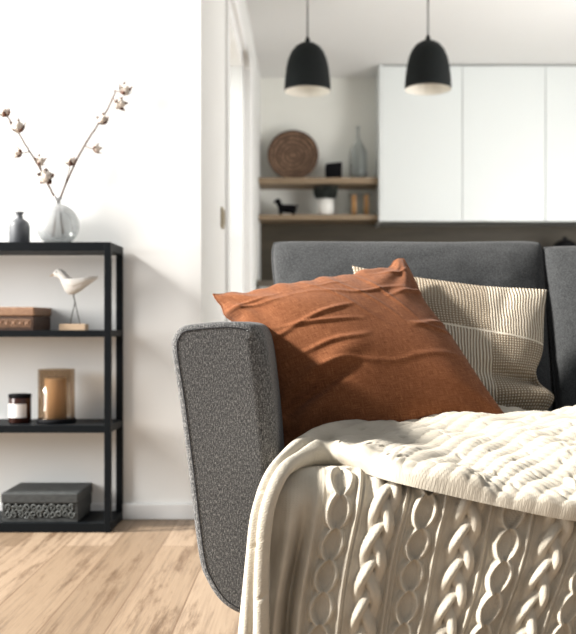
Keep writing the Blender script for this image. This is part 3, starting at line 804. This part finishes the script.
def smooth(x, a, b):
    t_ = np.clip((x-a)/(b-a), 0, 1); return t_*t_*(3-2*t_)
# lower layer: across the seat and down the front
st = .0019
us = np.arange(-.078, .66, st); R_ = .062
Ltop, Larc, Lfr = 2.02-1.50, R_*PI/2, .275
vs = np.arange(0, Ltop+Larc+Lfr, st)
U, V = np.meshgrid(us, vs)
ytop = 2.02-V; a_ = np.clip((V-Ltop)/R_, 0, PI/2)
yb = np.where(V < Ltop, ytop, 1.50-R_*np.sin(a_)); zb = np.where(V < Ltop, .378, .378-R_*(1-np.cos(a_)))
dn = np.clip(V-Ltop-Larc, 0, None); zb = zb-dn; yb = yb-.02*dn
ny = np.where(V < Ltop, 0, -np.sin(a_)); nz = np.where(V < Ltop, 1, np.cos(a_))
lean = (.030+.10*(U-.0207))*np.clip((zb-.143)/.2, -.6, 1.15)
X = U+lean
X = X+.0028*np.sin(V*23+U*14)*smooth(V, .3, .6)
# soft hanging folds
down = smooth(V, Ltop+.03, Ltop+Larc+.12)
def gs(c, w): return np.exp(-((U-c)/w)**2)
fold = down*(.020*gs(-.050, .010)-.036*gs(-.029, .009)+.024*gs(-.013, .0075)+.006*gs(.003, .004))
fold += down*(.006*np.sin(2*PI*(U-.02)/.26+.6)+.004*np.sin(2*PI*U/.11+V*6))
low = .0035*np.sin(U*31+V*9)*np.sin(V*17+1)
H = (.06+.94*smooth(V, Ltop-.01, Ltop+.05))*knit(U, V+.01)*1.35*smooth(U, -.012, .004)+fold+low-.008*(1-smooth(V, Ltop-.14, Ltop-.01))-.020*(1-smooth(V, Ltop+.02, Ltop+.07))*smooth(U, .07, .17)
vertsA = np.stack([X, yb+ny*H, zb+nz*H], -1).reshape(-1, 3)
uvA = np.stack([U, V], -1).reshape(-1, 2)
quads = grid_quads(len(us), len(vs))
# upper layer: doubled-back fold lying on the seat, its end trailing down at the left
C0 = [(238, 665, 1.43), (242, 625, 1.43), (250, 560, 1.44), (256, 515, 1.445), (267, 482, 1.46), (284, 459, 1.52), (310, 444, 1.65), (350, 429, 1.80), (398, 421, 1.90), (440, 417, 1.93), (520, 421, 1.93), (580, 420, 1.92), (700, 420, 1.92)]
C1 = [(266, 665, 1.415), (267, 630, 1.415), (267, 560, 1.415), (272, 507, 1.42), (288, 476, 1.445), (313, 464, 1.52), (340, 463, 1.53), (375, 473, 1.45), (410, 482, 1.412), (461, 494, 1.402), (515, 506, 1.397), (580, 518, 1.393), (700, 528, 1.39)]
Cm = []
for i, (p, q) in enumerate(zip(C0, C1)):
    a, c = P(*p), P(*q); m = (a+c)/2
    if i <= 3: m.y -= .014
    elif i == 4: m.y -= .010; m.z += .008
    elif i == 5: m.z = .397
    else: m.z = .402; m.y = (a.y+c.y)/2
    Cm.append(m)
nS, nT = 620, 190
c0 = catmull([P(*p) for p in C0], nS); c1 = catmull([P(*p) for p in C1], nS); cm = catmull(Cm, nS)
T_ = np.linspace(0, 1, nT); T_ = T_-.035*np.sin(4*PI*T_)/2
tt = T_[None, :, None]
Bs = c0[:, None, :]*2*(tt-.5)*(tt-1)+cm[:, None, :]*4*tt*(1-tt)+c1[:, None, :]*2*tt*(tt-.5)
ds = np.gradient(Bs, axis=0); dt = np.gradient(Bs, axis=1)
nn = np.cross(ds, dt); nn /= np.linalg.norm(nn, axis=2)[..., None]+1e-9
flip = np.sign((nn*np.array([0, -.6, .8])).sum(2)); nn *= flip[..., None]
Slen = np.concatenate([[0], np.cumsum(np.linalg.norm(np.diff(cm, axis=0), axis=1))])
SS = Slen[:, None]*np.ones((1, nT)); wid = np.linalg.norm(c1-c0, axis=1)
TW = T_[None, :]*wid[:, None]; tg = T_[None, :]*np.ones((nS, 1))
dist1 = (1-tg)*wid[:, None]; dist0 = tg*wid[:, None]
r0 = .013
edge1 = np.sqrt(np.clip(1-np.clip(1-dist1/r0, 0, 1)**2, 0, 1)); edge0 = np.sqrt(np.clip(1-np.clip(1-dist0/.02, 0, 1)**2, 0, 1))
ctl = np.linspace(0, len(C0)-1, nS)[:, None]*np.ones((1, nT))    # control index along the strip
h = (.017*edge1*edge0)
toparea = smooth(ctl, 4.6, 6.2)
# back rim roll, hollow behind it, second roll in front
h += toparea*.010*np.exp(-((dist0-.028)/.020)**2)
h -= toparea*.016*np.exp(-((tg-.34)/.07)**2)*np.exp(-((ctl-6.6)/1.0)**2)
h += toparea*.007*np.exp(-((dist1-.030)/.022)**2)
h += toparea*edge1*edge0*(.006*np.sin(SS*19+TW*14)*np.sin(TW*24+1)+.004*np.sin(SS*41-TW*30))
h -= toparea*.006*np.exp(-((tg-.52-.1*np.sin(SS*7))/.035)**2)
# band: a groove down its length
band = 1-toparea
h -= (1-smooth(ctl, 5.6, 6.6))*.010*np.exp(-((tg-.50)/.09)**2)
ca, sa = math.cos(.35), math.sin(.35)
Uk = (TW*ca+SS*sa)*1.0; Vk = (-TW*sa+SS*ca)
q_ = SS*.80+TW*.62
h += smooth(ctl, 6.6, 9.2)*(.0042*np.abs(np.sin(PI*q_/.034))**.8+.0016*np.sin(2*PI*(SS*.5-TW)/.017))*edge1*edge0*(.35+.65*toparea)
rr_ = TW/.042; row_ = np.floor(rr_); pp_ = SS/.074+.5*(row_ % 2); cc_ = np.floor(pp_)
jx = .18*np.sin(cc_*12.9+row_*78.2); jy = .2*np.sin(cc_*39.3+row_*11.1)
ax_, ay_ = (pp_-cc_-.5-jx)*.074, (rr_-row_-.5-jy)*.042
a1_ = ax_*.8+ay_*.6; a2_ = -ax_*.6+ay_*.8
h -= .0085*np.exp(-(a1_/.0085)**2-(a2_/.0024)**2)*edge1*edge0*(.25+.75*toparea)
vertsB = (Bs+nn*h[..., None])
# the sheet's underside rim is tucked down onto the layer below at both edges
vertsB[:, 0, :] -= nn[:, 0, :]*.012; vertsB[:, -1, :] -= nn[:, -1, :]*.008
vertsB = vertsB.reshape(-1, 3)
uvB = np.stack([Uk, Vk], -1).reshape(-1, 2)
quads += grid_quads(nT, nS, len(vertsA))
o = npobj('throw_blanket', np.concatenate([vertsA, vertsB]), quads, wool_mat, uv=np.concatenate([uvA, uvB]))
tag(o, 'cream cable-knit throw blanket draped over the sofa seat', 'blanket')
bm = bmesh.new(); bm.from_mesh(o.data); bmesh.ops.recalc_face_normals(bm, faces=bm.faces[:]); bm.to_mesh(o.data); bm.free()
